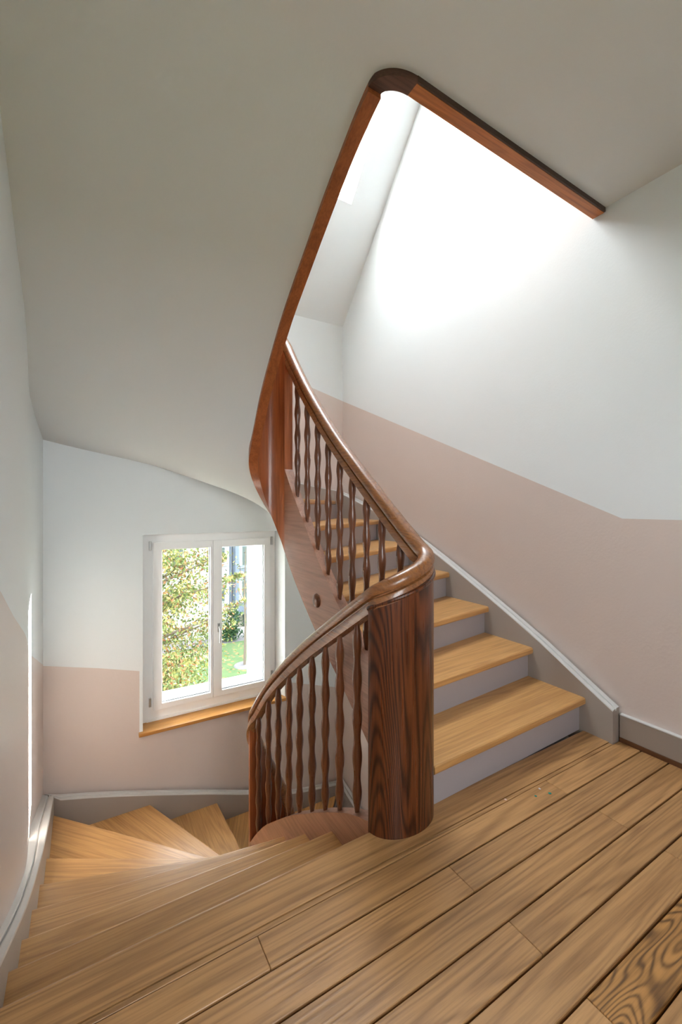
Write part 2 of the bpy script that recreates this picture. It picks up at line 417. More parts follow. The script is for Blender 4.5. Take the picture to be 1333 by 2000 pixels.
ed = [e for e in bm.edges if all(v.co.y > 0 for v in e.verts) and abs(e.verts[0].co.x - e.verts[1].co.x) > .5]
bmesh.ops.bevel(bm, geom=ed, offset=.013, segments=3, affect='EDGES', profile=.5)
me = bpy.data.meshes.new('nosing_board'); bm.to_mesh(me); bm.free()
o = link('nosing_board', me, M['plank'], floor); o.location = Vector(((XL + XR) / 2, 1.236, -.02)) - floor.location
# slab edge and ceiling of the storey below
struct(box('ceiling', (XL - .05, YB, -.29), (XR, 1.27, -.262), M['ceil']))
fl2 = struct(box('floor', (XL - .05, YB, -ST - .12), (XR, 1.30, -ST), M['plank']))
fl3 = struct(box('floor', (XL - .05, YB, ZLOW - .06), (XR, YW + .05, ZLOW), M['plank']))
# dirt flecks on the boards
# ------------------------------------------------------------------ ceiling slab above the landing (floor of the upper landing) and roof
def plan_prism(name, poly, z0, z1, mat):
    n = len(poly); V = [(x, y, z0) for x, y in poly] + [(x, y, z1) for x, y in poly]
    F = [tuple(range(n)), tuple(range(n, 2*n))] + [(i, (i+1) % n, n + (i+1) % n, n + i) for i in range(n)]
    return link(name, mesh(name, V, F), mat)
arc = [(XM - (HALF + TH/2) * math.cos(a), YN - (NB + TH/2) * math.sin(a)) for a in [i * math.pi / 16 for i in range(17)]]
poly = [(.88, YB), (XR, YB), (XR, 1.235), (XM, 1.21)] + arc[8::-1] + [(.88, 1.25)]
struct(plan_prism('ceiling', poly, ZC + .001, ST - .03, M['ceil']))
struct(plan_prism('floor', [(XL - .05, YB), (XR, YB), (XR, 1.235), (XM, 1.21)] + arc[8::-1] + [(XL - .05, 1.305)], ST - .029, ST, M['plank']))
# sloping roof with the skylight opening
SX0, SX1, SY0, SY1 = 0.85, 2.035, 3.217, 2.22
def rp(x, y, d=0):
    n = Vector((0, SLOPE, 1)).normalized(); p = Vector((x, y, roof_z(y))) + n * d; return tuple(p)
def roof():
    xs = [XL - .05, SX0, SX1, XR]; ytop = YW + .02 - (ZTOP - RZ0) / SLOPE
    ys = [YW + .02, SY0, SY1, ytop]
    V, F = [], []
    for i in range(3):
        for j in range(3):
            if i == 1 and j == 1: continue
            k = len(V); V += [rp(xs[i], ys[j]), rp(xs[i+1], ys[j]), rp(xs[i+1], ys[j+1]), rp(xs[i], ys[j+1])]; F.append((k, k+1, k+2, k+3))
    k = len(V); V += [(XL - .05, ytop, ZTOP), (XR, ytop, ZTOP), (XR, YB, ZTOP), (XL - .05, YB, ZTOP)]; F.append((k, k+1, k+2, k+3))
    me = mesh('ceiling', V, F); return struct(link('ceiling', me, M['white']))
rf = roof()
# lining of the skylight and its frame
c0 = [rp(SX0, SY0), rp(SX1, SY0), rp(SX1, SY1), rp(SX0, SY1)]
c1 = [rp(SX0, SY0, .16), rp(SX1, SY0, .16), rp(SX1, SY1, .16), rp(SX0, SY1, .16)]
struct(quad_strip('trim_4', c0 + [c0[0]], c1 + [c1[0]], M['upvc']))
sky_root = bpy.data.objects.new('window_2', None); COL.objects.link(sky_root); struct(sky_root)
def bar(name, a, b, wd, ht, mat, parent, up=(0, 0, 1)):
    a, b = Vector(a), Vector(b); d = (b - a); L = d.length; x = d.normalized(); y = Vector(up).cross(x).normalized(); z = x.cross(y)
    o = link(name, box_me(name, L, wd, ht, .003, 1), mat, parent); m = Matrix((x, y, z)).transposed().to_4x4(); m.translation = (a + b) / 2
    o.matrix_world = m; return o
rn = Vector((0, SLOPE, 1)).normalized()
for a, b in zip(range(4), (1, 2, 3, 0)): bar('frame', c1[a], c1[b], .07, .06, M['upvc'], sky_root, rn)
link('pane', mesh('pane', [rp(SX0, SY0, .165), rp(SX1, SY0, .165), rp(SX1, SY1, .165), rp(SX0, SY1, .165)], [(0, 1, 2, 3)]), M['skyglass'], sky_root)
mid = (Vector(c1[0]) + Vector(c1[2])) / 2 + rn * .03
portal('skylight_portal', mid, -rn, SX1 - SX0, (Vector(c1[1]) - Vector(c1[2])).length)
portal('window_portal', ((OX0 + OX1) / 2, OY + .04, (OZ0 + OZ1) / 2), (0, -1, 0), OX1 - OX0 + .1, OZ1 - OZ0 + .1)

# ------------------------------------------------------------------ plaster soffit under the upper flight
SO_W = [2.77, 2.70, 2.53, 2.315, 2.115, 1.915, 1.695, 1.545, 1.375, 1.18, .95, .76, .57, .39, .21, .05, -.15]
def wall_pt(k):
    x, y = OUT[k]
    if k < 6: return (left_x(y) - .01, y)
    if k == 6: return (left_x(3.9) - .01, YW + .005)
    if k == 10: return (XR + .005, YW + .005)
    if k < 10: return (x, YW + .005)
    return (XR + .005, y)
def turn_z(tr, tl, f): return tr + (tl - tr) * f
def str_bottom(px, py):
    if py <= YT: return interp(L_BOT, py) if px < XM else interp(R_BOT, py)
    ang = math.atan2(py - YT, px - XM) / math.pi
    s = ang * ang * (3 - 2 * ang) * .35 + ang * .65
    return R_BOT[-1][1] + (L_BOT[-1][1] - R_BOT[-1][1]) * s
def soffit():
    V, F = [], []; K = 17; sub = 6; cols = 10
    def cr(p, t):
        a, b, c, d = p; return [.5*((2*b[i]) + (-a[i]+c[i])*t + (2*a[i]-5*b[i]+4*c[i]-d[i])*t*t + (-a[i]+3*b[i]-3*c[i]+d[i])*t**3) for i in range(3)]
    inn = []; out = []
    for k in range(K):
        x, y = INN[k]; inn.append((x + (.012 if x < XM else -.012), y, str_bottom(x, y) + ST + .022))
        wx, wy = wall_pt(k); out.append((wx, wy, SO_W[k]))
    inn[0] = (.905, 1.275, ZC); out[0] = (wall_pt(0)[0], 1.285, ZC)
    wx = wall_pt(0)[0]
    inn = [(.905, YB, ZC), (.905, .6, ZC), (.905, .98, ZC)] + inn; out = [(wx, YB, ZC), (wx, .6, ZC), (wx, .98, ZC)] + out; K += 3
    def along(P, k, t, linear=False):
        if linear: return [P[k][i] + (P[k+1][i] - P[k][i]) * t for i in range(3)]
        return cr((P[max(0, k-1)], P[k], P[k+1], P[min(K-1, k+2)]), t)
    rows = []
    for k in range(K - 1):
        for j in range(sub):
            t = j / sub
            o_ = along(out, k, t, True); i_ = along(inn, k, t, True) if k < 3 else along(inn, k, t)
            if k >= 3: o_[2] = along(out, k, t)[2]
            rows.append((i_, o_))
    rows.append((inn[-1], out[-1]))
    for a, b in rows:
        for c in range(cols + 1):
            f = c / cols; V.append([a[i] + (b[i] - a[i]) * f for i in range(3)])
    n = cols + 1
    for r in range(len(rows) - 1):
        for c in range(cols): F.append((r*n + c, r*n + c + 1, (r+1)*n + c + 1, (r+1)*n + c))
    me = mesh('ceiling', V, F, 60)
    o = struct(link('ceiling', me, M['ceil']))
    if sum(p.normal.z for p in me.polygons) > 0: me.flip_normals()
    s = o.modifiers.new('body', 'SOLIDIFY'); s.thickness = .03; s.offset = -1; s.use_rim = False
    return o
soffit()

# ------------------------------------------------------------------ stair flights
def poly_board(name, pts, z_top, th, mat, parent, front=(0, 1), bev=.012):
    """horizontal board; pts in plan, local x along the front edge, rounded front"""
    a, b = Vector((*pts[front[0]], 0)), Vector((*pts[front[1]], 0))
    c = sum((Vector((*p, 0)) for p in pts), Vector()) / len(pts); c.z = z_top
    ang = math.atan2((b - a).y, (b - a).x); R = Matrix.Rotation(-ang, 4, 'Z')
    loc = [R @ (Vector((*p, z_top)) - c) for p in pts]
    bm = bmesh.new()
    vt = [bm.verts.new(p) for p in loc]; vb = [bm.verts.new(p - Vector((0, 0, th))) for p in loc]
    n = len(pts); bm.faces.new(vt); bm.faces.new(vb[::-1])
    for i in range(n): bm.faces.new((vt[i], vb[i], vb[(i+1) % n], vt[(i+1) % n]))
    bmesh.ops.recalc_face_normals(bm, faces=bm.faces[:])
    ed = [e for e in bm.edges if {e.verts[0], e.verts[1]} in ({vt[front[0]], vt[front[1]]}, {vb[front[0]], vb[front[1]]})]
    bmesh.ops.bevel(bm, geom=ed, offset=bev, segments=3, affect='EDGES', profile=.5)
    me = bpy.data.meshes.new(name); bm.to_mesh(me); bm.free()
    o = link(name, me, mat, parent); o.location = c - parent.location; o.rotation_euler = (0, 0, ang); return o

def nos(k, back=0.0):
    """nosing line k moved back (towards the higher side) by a distance"""
    a, b = Vector(INN[k]), Vector(OUT[k]); d = (b - a).normalized(); n = Vector((-d.y, d.x))
    # the lower side lies along increasing k; pick the normal that points to k-1
    q = (Vector(INN[max(0, k-1)]) + Vector(OUT[max(0, k-1)])) / 2 - (a + b) / 2
    if k == 0: n = Vector((0, -1))
    elif n.dot(q) < 0: n = -n
    a2, b2 = a - d * .012 + n * back, b + d * .012 + n * back
    if k == 6:                                   # keep the corner end inside the corner
        b2 = b + n * back * .2 + Vector((-.008, 0))
    return a2, b2
def flight(root, z0, k_from=1, k_to=16):
    for k in range(k_from, k_to + 1):
        zt = z0 - k * RISE
        a, b = nos(k); a2, b2 = nos(k - 1, .05)
        pts = [tuple(a), tuple(b)]
        if k == 7: pts.append((SL - .01, SW + .01))
        if k == 11: pts = [tuple(a), tuple(b), (SR + .01, SW + .01)]
        if k == 11: b2 = Vector((2.23, SW + .01))
        if k == 10: pts = [tuple(a), (2.23, SW + .01)]
        pts += [tuple(b2), tuple(a2)]
        if k == 7: pts = [tuple(a), tuple(b), (SL - .01, SW + .01), (SL - .01, 3.76), tuple(a2)]
        poly_board('tread', pts, zt, .038, M['tread'], root)
    for k in range(k_from - 1, k_to + 1):
        zt = z0 - k * RISE - .038; zb = z0 - (k + 1) * RISE
        a, b = nos(k, .034); a2, b2 = nos(k, .052)
        if k == 10: b = Vector((2.24, SW + .01)); b2 = Vector((2.26, SW + .01))
        n = 4; P = [tuple(a), tuple(b), tuple(b2), tuple(a2)]
        c = sum((Vector((*p, zb)) for p in P), Vector()) / 4
        V = [Vector((*p, zb - .004)) - c for p in P] + [Vector((*p, zt)) - c for p in P]
        F = [(0, 1, 2, 3), (4, 5, 6, 7)] + [(i, (i+1) % 4, 4 + (i+1) % 4, 4 + i) for i in range(4)]
        o = link('riser', mesh('riser', V, F), M['riser'], root); o.location = c - root.location
up = thing('staircase', 'oak staircase climbing from the landing along the right pink wall', 'staircase', (1.7, 1.3, 0))
dn = thing('staircase', 'oak winder staircase descending from the landing past the window', 'staircase', (.35, 1.3, -ST))
flight(up, ST, 8, 16)
flight(dn, 0.0)

def leg(side, tops, bots, y0, y1, z0, n=18):
    x = XM - HALF if side < 0 else XM + HALF
    return [(x, y, side, 0, interp(bots, y) + z0, interp(tops, y) + z0) for y in [y0 + (y1 - y0) * i / n for i in range(n + 1)]]
def put(o, root): o.parent = root; o.location = o.location - root.location; return o
for root, z0 in ((up, ST), (dn, 0.0)):
    put(ribbon('inner_string', leg(-1, L_TOP, L_BOT, YN, YT, z0), M['curve_y'] if z0 else M['string'], None, TH), root)
    put(ribbon('inner_string', leg(1, R_TOP, R_BOT, YN, YT, z0), M['string'], None, TH), root)
    st = []
    for i in range(33):
        a = i / 32; an = a * math.pi; nx, ny = math.cos(an), math.sin(an)
        s = a * a * (3 - 2 * a) * .35 + a * .65
        zb = R_BOT[-1][1] + (L_BOT[-1][1] - R_BOT[-1][1]) * s
        zt = R_RAIL[-1][1] + (L_RAIL[-1][1] + .0 - R_RAIL[-1][1]) * s - .085
        st.append((XM + HALF * nx, YT + HALF * ny, nx, ny, zb + z0, zt + z0))
    put(ribbon('curved_string', st, M['curve'], None, TH), root)

# oval bolt cover on the string of the upper flight
bm = bmesh.new(); bmesh.ops.create_uvsphere(bm, u_segments=20, v_segments=12, radius=1)
bmesh.ops.scale(bm, vec=(.020, .042, .040), verts=bm.verts)
me = bpy.data.meshes.new('bolt_cover'); bm.to_mesh(me); bm.free()
for p in me.polygons: p.use_smooth = True
o = link('bolt_cover', me, M['turned'], up); o.location = Vector((XM + HALF - TH/2, 2.16, .66)) - up.location; o['label'] = 'oval turned bolt cover on the string'

# wall strings: moulded, painted
WPROF = [(0, .0), (.026, .0), (.029, -.004), (.030, -.013), (.034, -.013), (.035, -.004), (.040, -.002), (.058, -.006), (.061, -.012), (.061, -.46), (0, -.46)]
def wall_string(root, z0, whole=True):
    def build(pts, nrm, name='wall_string'):
        V, F = [], []; k = len(WPROF)
        for (p, zt, mit) in pts:
            for d, dz in WPROF:
              V.append(Vector((p[0] - (max(0, -.252 - left_x(p[1])) * max(0, 1 - d / .061) if nrm[0] == 1 else 0), p[1], zt + (dz if whole or dz > -.1 or nrm[1] == 0 else -.25) + z0)) + Vector((nrm[0], nrm[1], 0)) * d + Vector((mit[0], mit[1], 0)) * d)
        for i in range(len(pts) - 1):
            for j in range(k): F.append((i*k + j, i*k + (j+1) % k, (i+1)*k + (j+1) % k, (i+1)*k + j))
        F += [tuple(range(k)), tuple((len(pts)-1)*k + j for j in range(k))]
        c = sum(V, Vector()) / len(V)
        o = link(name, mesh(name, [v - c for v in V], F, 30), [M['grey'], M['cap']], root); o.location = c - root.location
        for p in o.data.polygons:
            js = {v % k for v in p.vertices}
            if len(p.vertices) == 4 and max(js) <= 8: p.material_index = 1  # top faces get the paler colour with skylight painted in
    N = 26
    a = [((-.253, y), interp(WL_TOP, y), (0, 0)) for y in [1.16 + (3.90 - 1.16) * i / N for i in range(N)]]
    a.append(((-.253, 3.872), interp(WL_TOP, 3.872), (0, -1)))
    if whole: build(a, (1, 0))
    b = [((-.253, 3.872), interp(WL_TOP, 3.872), (1, 0))] + [((x, 3.872), interp(WW_TOP, x), (0, 0)) for x in [-.15 + (2.25 + .15) * i / N for i in range(N + 1)]] + [((2.346, 3.872), interp(WW_TOP, 2.346), (-1, 0))]
    if not whole: b = [q for q in b if q[0][0] > 1.2]
    build(b, (0, -1))
    c = [((2.346, 3.872), interp(WR_TOP, 3.872), (0, -1))] + [((2.346, y), interp(WR_TOP, y), (0, 0)) for y in [3.80 - (3.80 - 1.148) * i / N for i in range(N + 1)]]
    build(c, (-1, 0))
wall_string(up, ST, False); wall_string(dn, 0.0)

# ------------------------------------------------------------------ banister: handrail, newel, balusters
RP = [(.024, -.088), (.026, -.058), (.024, -.054), (.014, -.050), (.015, -.045), (.028, -.042), (.032, -.034), (.032, -.024), (.028, -.012), (.018, -.003), (.006, 0.0)]
RPROF = RP + [(-u, v) for u, v in RP[::-1]]
def rail_path(z0, part):
    P = []
    if part in ('right', 'all'):
        P += [Vector((XM + HALF, y, interp(R_RAIL, y) + z0)) for y in [YN + (YT - YN) * i / 24 for i in range(25)]]
    if part in ('turn', 'all'):
        for i in range(0 if part == 'turn' else 1, 25):
            a = i / 24; s = a * a * (3 - 2 * a) * .35 + a * .65
            P.append(Vector((XM + HALF * math.cos(a * math.pi), YT + HALF * math.sin(a * math.pi), z0 + R_RAIL[-1][1] + (L_RAIL[-1][1] - R_RAIL[-1][1]) * s)))
    if part in ('left', 'all'):
        P += [Vector((XM - HALF, y, interp(L_RAIL, y) + z0)) for y in [YT - (YT - YN) * i / 24 for i in range(0 if part == 'left' else 1, 25)]]
    if part == 'newel':
        for i in range(25):
            a = i / 24; P.append(Vector((XM - HALF * math.cos(a * math.pi), YN - NB * math.sin(a * math.pi), z0 + .905 + (1.05 - .905) * a)))
    return P
def frames(P):
    out = []
    for i, p in enumerate(P):
        t = (P[min(len(P)-1, i+1)] - P[max(0, i-1)]).normalized()
        n = Vector((t.y, -t.x, 0)).normalized(); b = n.cross(t)
        if b.z < 0: b = -b
        out.append((p, n, b))
    return out
# one continuous handrail from the lower landing to the upper landing
full = rail_path(0.0, 'all') + rail_path(0.0, 'newel')[1:-1] + rail_path(ST, 'all')
ban = thing('banister', 'dark oak banister with wavy turned balusters and wide rounded newel post', 'banister', (XM, YN, 0))
put(sweep('handrail', frames(full), RPROF, M['rail']), ban)
# newel posts (half round shells)
def newel(z0, zbot, part=1.0):
    st = []
    for i in range(29):
        a = i / 28 * part; an = a * math.pi; cx, cy = -math.cos(an) , -math.sin(an)
        x, y = XM + HALF * cx, YN + NB * cy
        nv = Vector((cx / HALF, cy / NB)).normalized()
        st.append((x, y, nv.x, nv.y, zbot, z0 + .905 + .145 * a - .075))
    return ribbon('newel_post', st, M['newel'], None, TH)
put(newel(0, 0.0), ban)
put(newel(ST, ZC - .025, .5), ban).data.materials[0] = M['ringdark']
put(newel(-ST, -ST), ban)
# small bead under the rail on the newel
bp_ = []
for i in range(29):
    a = i / 28; an = a * math.pi
    bp_.append(Vector((XM - (HALF + TH/2) * math.cos(an), YN - (NB + TH/2) * math.sin(an), .905 + .145 * a - .086)))
put(sweep('newel_bead', frames(bp_), [(.008*math.cos(q), .008*math.sin(q)) for q in [i*math.pi/4 for i in range(8)]], M['newel']), ban)

def baluster_me():
    n = 14; R = 56; V, F = [], []
    for i in range(R + 1):
        t = i / R
        env = .58 + .42 * min(1, min(t, 1 - t) / .13) ** .8
        wv = .5 - .5 * math.cos((t * 5.0) * 2 * math.pi)
        r = (.0137 + .0065 * wv) * (env if min(t, 1-t) < .13 else 1.0)
        r = max(r, .0095)
        for j in range(n): a = 2*math.pi*j/n; V.append((r*math.cos(a), r*math.sin(a), t))
    for i in range(R):
        for j in range(n): F.append((i*n + j, i*n + (j+1) % n, (i+1)*n + (j+1) % n, (i+1)*n + j))
    F += [tuple(range(n)), tuple(R*n + j for j in range(n))]
    return mesh('baluster', V, F, 60)
BM = baluster_me()
def baluster(x, y, zb, zt):
    o = link('baluster', BM, M['turned'], ban); o.location = Vector((x, y, zb - .012)) - ban.location
    o.scale = (1, 1, zt - zb + .03); o.rotation_euler = (0, 0, random.random() * 6)
LY = [1.424, 1.559, 1.685, 1.815, 1.953, 2.082, 2.228, 2.375, 2.542]
RY = [1.447, 1.580, 1.704, 1.832, 1.954, 2.080, 2.205, 2.340, 2.480]
for y in LY: baluster(XM - HALF, y, interp(L_TOP, y), interp(L_RAIL, y) - .105)
for y in RY: baluster(XM + HALF, y, interp(R_TOP, y) + ST, interp(R_RAIL, y) + ST - .105)
for y in RY: baluster(XM + HALF, y, interp(R_TOP, y), interp(R_RAIL, y) - .105)

# ------------------------------------------------------------------ opening trim and skirting
t5 = struct(plan_prism('trim_5', [(XM, 1.205), (XR - .003, 1.228), (XR - .003, 1.287), (XM, 1.258)], ZC - .024, ST + .01, M['trim']))
t6 = struct(plan_prism('trim_6', [(XM, 1.198), (XR - .003, 1.220), (XR - .003, 1.2275), (XM, 1.2045)], ZC - .022, ZC + .02, M['trimdark']))
bb = struct(box('baseboard_right', (2.337, YB, .022), (XR, 1.142, .134), M['grey'], None, .003))
struct(box('trim_10', (2.3355, YB, .1345), (XR, 1.142, .141), M['cap'], None, .002))  # baseboard top, its lit look painted as a paler grey
struct(box('trim_7', (2.333, YB, .0), (2.352, 1.142, .024), M['strip'], None, .003))
struct(box('baseboard_left', (XL - .003, YB, .0), (XL + .022, 1.165, .138), M['grey'], None, .004))
struct(box('baseboard_front', (XL, YB, .0), (XR, YB + .022, .138), M['grey'], None, .004))

# unseen window added behind the viewpoint to brighten the landing
w3 = bpy.data.objects.new('fill_window', None); COL.objects.link(w3); struct(w3)
for lo, hi in (((BX0, BZ0), (BX0 + .06, BZ1)), ((BX1 - .06, BZ0), (BX1, BZ1)), ((BX0, BZ0), (BX1, BZ0 + .06)), ((BX0, BZ1 - .06), (BX1, BZ1)), (((BX0 + BX1) / 2 - .04, BZ0), ((BX0 + BX1) / 2 + .04, BZ1))):
    box('frame', (lo[0], YB - .06, lo[1]), (hi[0], YB + .01, hi[1]), M['upvc'], w3, .003)
link('pane', mesh('pane', [(BX0, YB - .03, BZ0), (BX1, YB - .03, BZ0), (BX1, YB - .03, BZ1), (BX0, YB - .03, BZ1)], [(0, 1, 2, 3)]), M['skyglass'], w3)
portal('fill_window_portal', ((BX0 + BX1) / 2, YB - .08, (BZ0 + BZ1) / 2), (0, 1, 0), BX1 - BX0, BZ1 - BZ0)

# ------------------------------------------------------------------ window with two casements
win = bpy.data.objects.new('window_1', None); COL.objects.link(win); win.location = (1.04, GY, -.68); struct(win)
def wbox(name, lo, hi, mat, parent, bevel=.004):
    o = box(name, lo, hi, mat, None, bevel); o.parent = parent
    o.location = o.location - (parent.location if parent is win else parent.location + win.location); return o
wbox('frame_jamb', (.43, GY, -.70), (.535, GY + .08, .955), M['upvc'], win)
wbox('frame_jamb', (1.56, GY, -.70), (1.648, GY + .08, .955), M['upvc'], win)
wbox('frame_head', (.53, GY, .845), (1.565, GY + .08, .955), M['upvc'], win)
wbox('frame_sill', (.53, GY, -.70), (1.565, GY + .08, -.555), M['upvc'], win)
def sash(x0, x1, g0, g1):
    z0, z1, gz0, gz1 = -.582, .877, -.531, .812
    y0, y1 = GY - .022, GY + .05
    root = wbox('sash', (x0, y0, z0), (g0, y1, z1), M['upvc'], win)
    for nm, lo, hi in (('stile', (g1, y0, z0), (x1, y1, z1)), ('rail', (g0 - .002, y0 + .001, z0), (g1 + .002, y1, gz0)), ('rail', (g0 - .002, y0 + .001, gz1), (g1 + .002, y1, z1))):
        wbox(nm, lo, hi, M['upvc'], root, .003)
    wbox('gasket', (g0, y0 + .028, gz0 - .001), (g0 + .006, y0 + .034, gz1), M['gasket'], root, .0)
    wbox('gasket', (g1 - .006, y0 + .028, gz0 - .001), (g1, y0 + .034, gz1), M['gasket'], root, .0)
    wbox('gasket', (g0, y0 + .028, gz0), (g1, y0 + .034, gz0 + .007), M['gasket'], root, .0)
    p = wbox('pane', (g0 - .003, y0 + .036, gz0 - .003), (g1 + .003, y0 + .040, gz1 + .003), M['glass'], root, .0)
    return root
s1 = sash(.512, 1.0245, .585, 1.003)
s2 = sash(1.0275, 1.588, 1.110, 1.527)
def handle():
    x, y, z = 1.078, GY - .022, .075
    h = wbox('handle', (x - .011, y - .012, z - .055), (x + .011, y, z + .03), M['metal'], s2, .005)
    t = tube('lever', [(x, y - .012, z - .005), (x, y - .045, z - .005), (x + .004, y - .052, z - .03), (x + .004, y - .050, z - .09), (x + .002, y - .044, z - .145)], [.008, .009, .010, .010, .007], M['metal'], None)
    t.parent = win; t.location = -win.location
handle()
for x, z in ((.490, .85), (.488, -.505), (1.612, .85), (1.612, -.49)):
    wbox('hinge', (x - .010, GY - .018, z - .04), (x + .010, GY + .002, z + .04), M['metal'], win, .004)
sillb = struct(box('trim_8', (.385, 3.862, -.705), (1.70, GY + .01, -.676), M['sill'], None, .006))
box('trim_9', (.46, GY - .012, -.676), (1.64, GY + .01, -.655), M['upvc'], None, .003)['kind'] = 'structure'

# flecks of paint and dirt left on the boards
for i, (x, y, r, c) in enumerate([(1.655, 1.125, .004, (210, 205, 215)), (1.60, 1.105, .004, (20, 120, 110)), (1.665, 1.085, .005, (20, 130, 115)), (1.475, 1.155, .004, (220, 190, 180))]):
    V = [(r * (1 + .5 * random.random()) * math.cos(a), r * (1 + .5 * random.random()) * math.sin(a), z) for z in (0, .0012) for a in [k * math.pi / 3 for k in range(6)]]
    F = [tuple(range(6)), tuple(range(6, 12))] + [(k, (k+1) % 6, 6 + (k+1) % 6, 6 + k) for k in range(6)]
    o = link('paint_chip', mesh('paint_chip', V, F), plain('paint_chip_%d' % i, c, .6), None, (x, y, 0))
    tag(o, ['tiny pale lilac paint chip on the floorboards', 'tiny dark teal paint chip on the floorboards, the left one', 'tiny bright teal paint chip on the floorboards, the right one', 'tiny pinkish paint chip near the first riser'][i], 'paint chip')

# ------------------------------------------------------------------ the garden outside
GZ = -7.0
def leafy(name, rgb, rgb2):
    m, nt, b = new_mat(name); g = node(nt, 'ShaderNodeNewGeometry')
    c = mix_col(nt, g.outputs['Random Per Island'], s2l(rgb), s2l(rgb2)); nt.links.new(c, b.inputs['Base Color'])
    b.inputs['Roughness'].default_value = .6; b.inputs['Specular IOR Level'].default_value = .2
    return m
M['leaf_g'] = leafy('green_leaves', (66, 80, 42), (92, 102, 56)); M['leaf_y'] = leafy('yellow_green_leaves', (112, 114, 62), (138, 128, 76))
M['leaf_r'] = leafy('rust_leaves', (112, 72, 46), (134, 96, 64)); M['leaf_d'] = leafy('dark_shrub_leaves', (26, 50, 26), (44, 70, 38))
M['bark'] = plain('bark', (92, 82, 70), .9, .5, 40, var=.3)
M['path'] = plain('grey_path', (96, 93, 94), .9, .1, 40, var=.1)
M['bay'] = plain('blue_grey_bay_panel', (82, 91, 104), .5); M['bayframe'] = plain('pale_blue_grey_frame', (106, 114, 124), .5)
M['cream'] = plain('cream_render', (146, 138, 126), .8); M['fac'] = plain('white_house_render', (150, 149, 148), .8, .05, 20)
M['farglass'] = plain('far_window_glass', (70, 78, 78), .08); M['blind'] = plain('white_blind', (180, 180, 178), .7)
M['black'] = plain('dark_rubber', (36, 36, 38), .6)
def lawn_mat():
    m, nt, b = new_mat('lawn_with_fallen_leaves'); tc = node(nt, 'ShaderNodeTexCoord')
    n = node(nt, 'ShaderNodeTexNoise'); n.inputs['Scale'].default_value = 1.4; n.inputs['Detail'].default_value = 8
    nt.links.new(tc.outputs['Object'], n.inputs['Vector'])
    v = node(nt, 'ShaderNodeTexVoronoi'); v.inputs['Scale'].default_value = 4.0; nt.links.new(tc.outputs['Object'], v.inputs['Vector'])
    n2 = node(nt, 'ShaderNodeTexNoise'); n2.inputs['Scale'].default_value = .35; nt.links.new(tc.outputs['Object'], n2.inputs['Vector'])
    g = mix_col(nt, n.outputs['Fac'], s2l((48, 70, 38)), s2l((80, 98, 56)))
    spot = math_n(nt, 'LESS_THAN', v.outputs['Distance'], math_n(nt, 'MULTIPLY', n2.outputs['Fac'], .62))
    c = mix_col(nt, math_n(nt, 'MULTIPLY', spot, .7), g, s2l((126, 92, 58))); nt.links.new(c, b.inputs['Base Color'])
    b.inputs['Roughness'].default_value = .9; return m
M['lawn'] = lawn_mat()
lawn = link('lawn', mesh('lawn', [(-70, -70, GZ), (70, -70, GZ), (70, 70, GZ), (-70, 70, GZ)], [(0, 1, 2, 3)]), M['lawn'])
struct(lawn)
struct(box('path', (-20, 25.4, GZ - .05), (40, 27.0, GZ + .02), M['path']))
struct(box('path', (-3, 15.6, GZ - .05), (6.3, 19.6, GZ + .02), M['path']))

# house across the lawn
FY = 27.4
hs = thing('house', 'white rendered house with blue-grey bay windows beyond the lawn', 'building', (8, FY, GZ))
def hb(name, lo, hi, mat, parent=None):
    p = parent or hs; o = box(name, lo, hi, mat, None, 0)
    base = Vector(hs.location) if p is hs else Vector(hs.location) + Vector(p.location)
    o.parent = p; o.location = Vector(o.location) - base; return o
hb('facade', (-14, FY, GZ), (8.2, FY + 8, 6), M['fac']); hb('facade', (8.2, FY + .1, GZ), (22, FY + 8, 6), M['cream'])
hb('downpipe', (8.02, FY - .12, GZ), (8.12, FY, 6), M['bay'])
for zf in (-1.9, -4.25):
    for x0, x1, h in ((6.55, 7.78, 1.25), (4.2, 5.4, 1.25), (1.8, 3.0, 1.25)):
        f = hb('window', (x0, FY - .06, zf - (.75 if zf < -3 else .65)), (x1, FY + .04, zf + .5), M['fac'])
        hb('pane', (x0 + .08, FY - .08, zf - (.65 if zf < -3 else .55)), (x1 - .08, FY - .05, zf + .42), M['farglass'], f)
        hb('window_sill', (x0 - .05, FY - .16, zf - (.85 if zf < -3 else .75)), (x1 + .05, FY, zf - (.78 if zf < -3 else .68)), M['fac'])
BY = 26.7
hb('bay_post', (8.22, BY, -6.3), (8.42, FY + .1, 6), M['bay'])
for z0, z1 in ((-5.75, -4.95), (-3.55, -2.75), (-1.35, -.5), (.9, 1.7)):
    p = hb('bay_panel', (8.42, BY, z0), (12, FY + .1, z1), M['bay'])
    hb('bay_ledge', (8.36, BY - .08, z1 - .02), (12, BY + .1, z1 + .06), M['bayframe'])
for z0, z1 in ((-4.88, -3.55), (-2.68, -1.35), (-.45, .9)):
    for x0, x1 in ((8.42, 9.16), (9.16, 9.9), (9.9, 10.64)):
        f = hb('bay_window', (x0, BY + .02, z0), (x1, BY + .10, z1), M['bayframe'])
        hb('pane', (x0 + (.22 if x0 < 8.5 else .06), BY, z0 + .07), (x1 - .06, BY + .015, z1 - .07), M['farglass'], f)
        if x0 < 8.5: hb('blind', (x0 + .06, BY, z0 + .07), (x0 + .22, BY + .015, z1 - .07), M['blind'], f)
hb('low_wall', (8.25, 26.5, GZ), (12, 26.75, -6.55), M['fac'])
hb('doorway', (8.95, FY, GZ), (9.7, FY + .12, -5.75), M['farglass'])

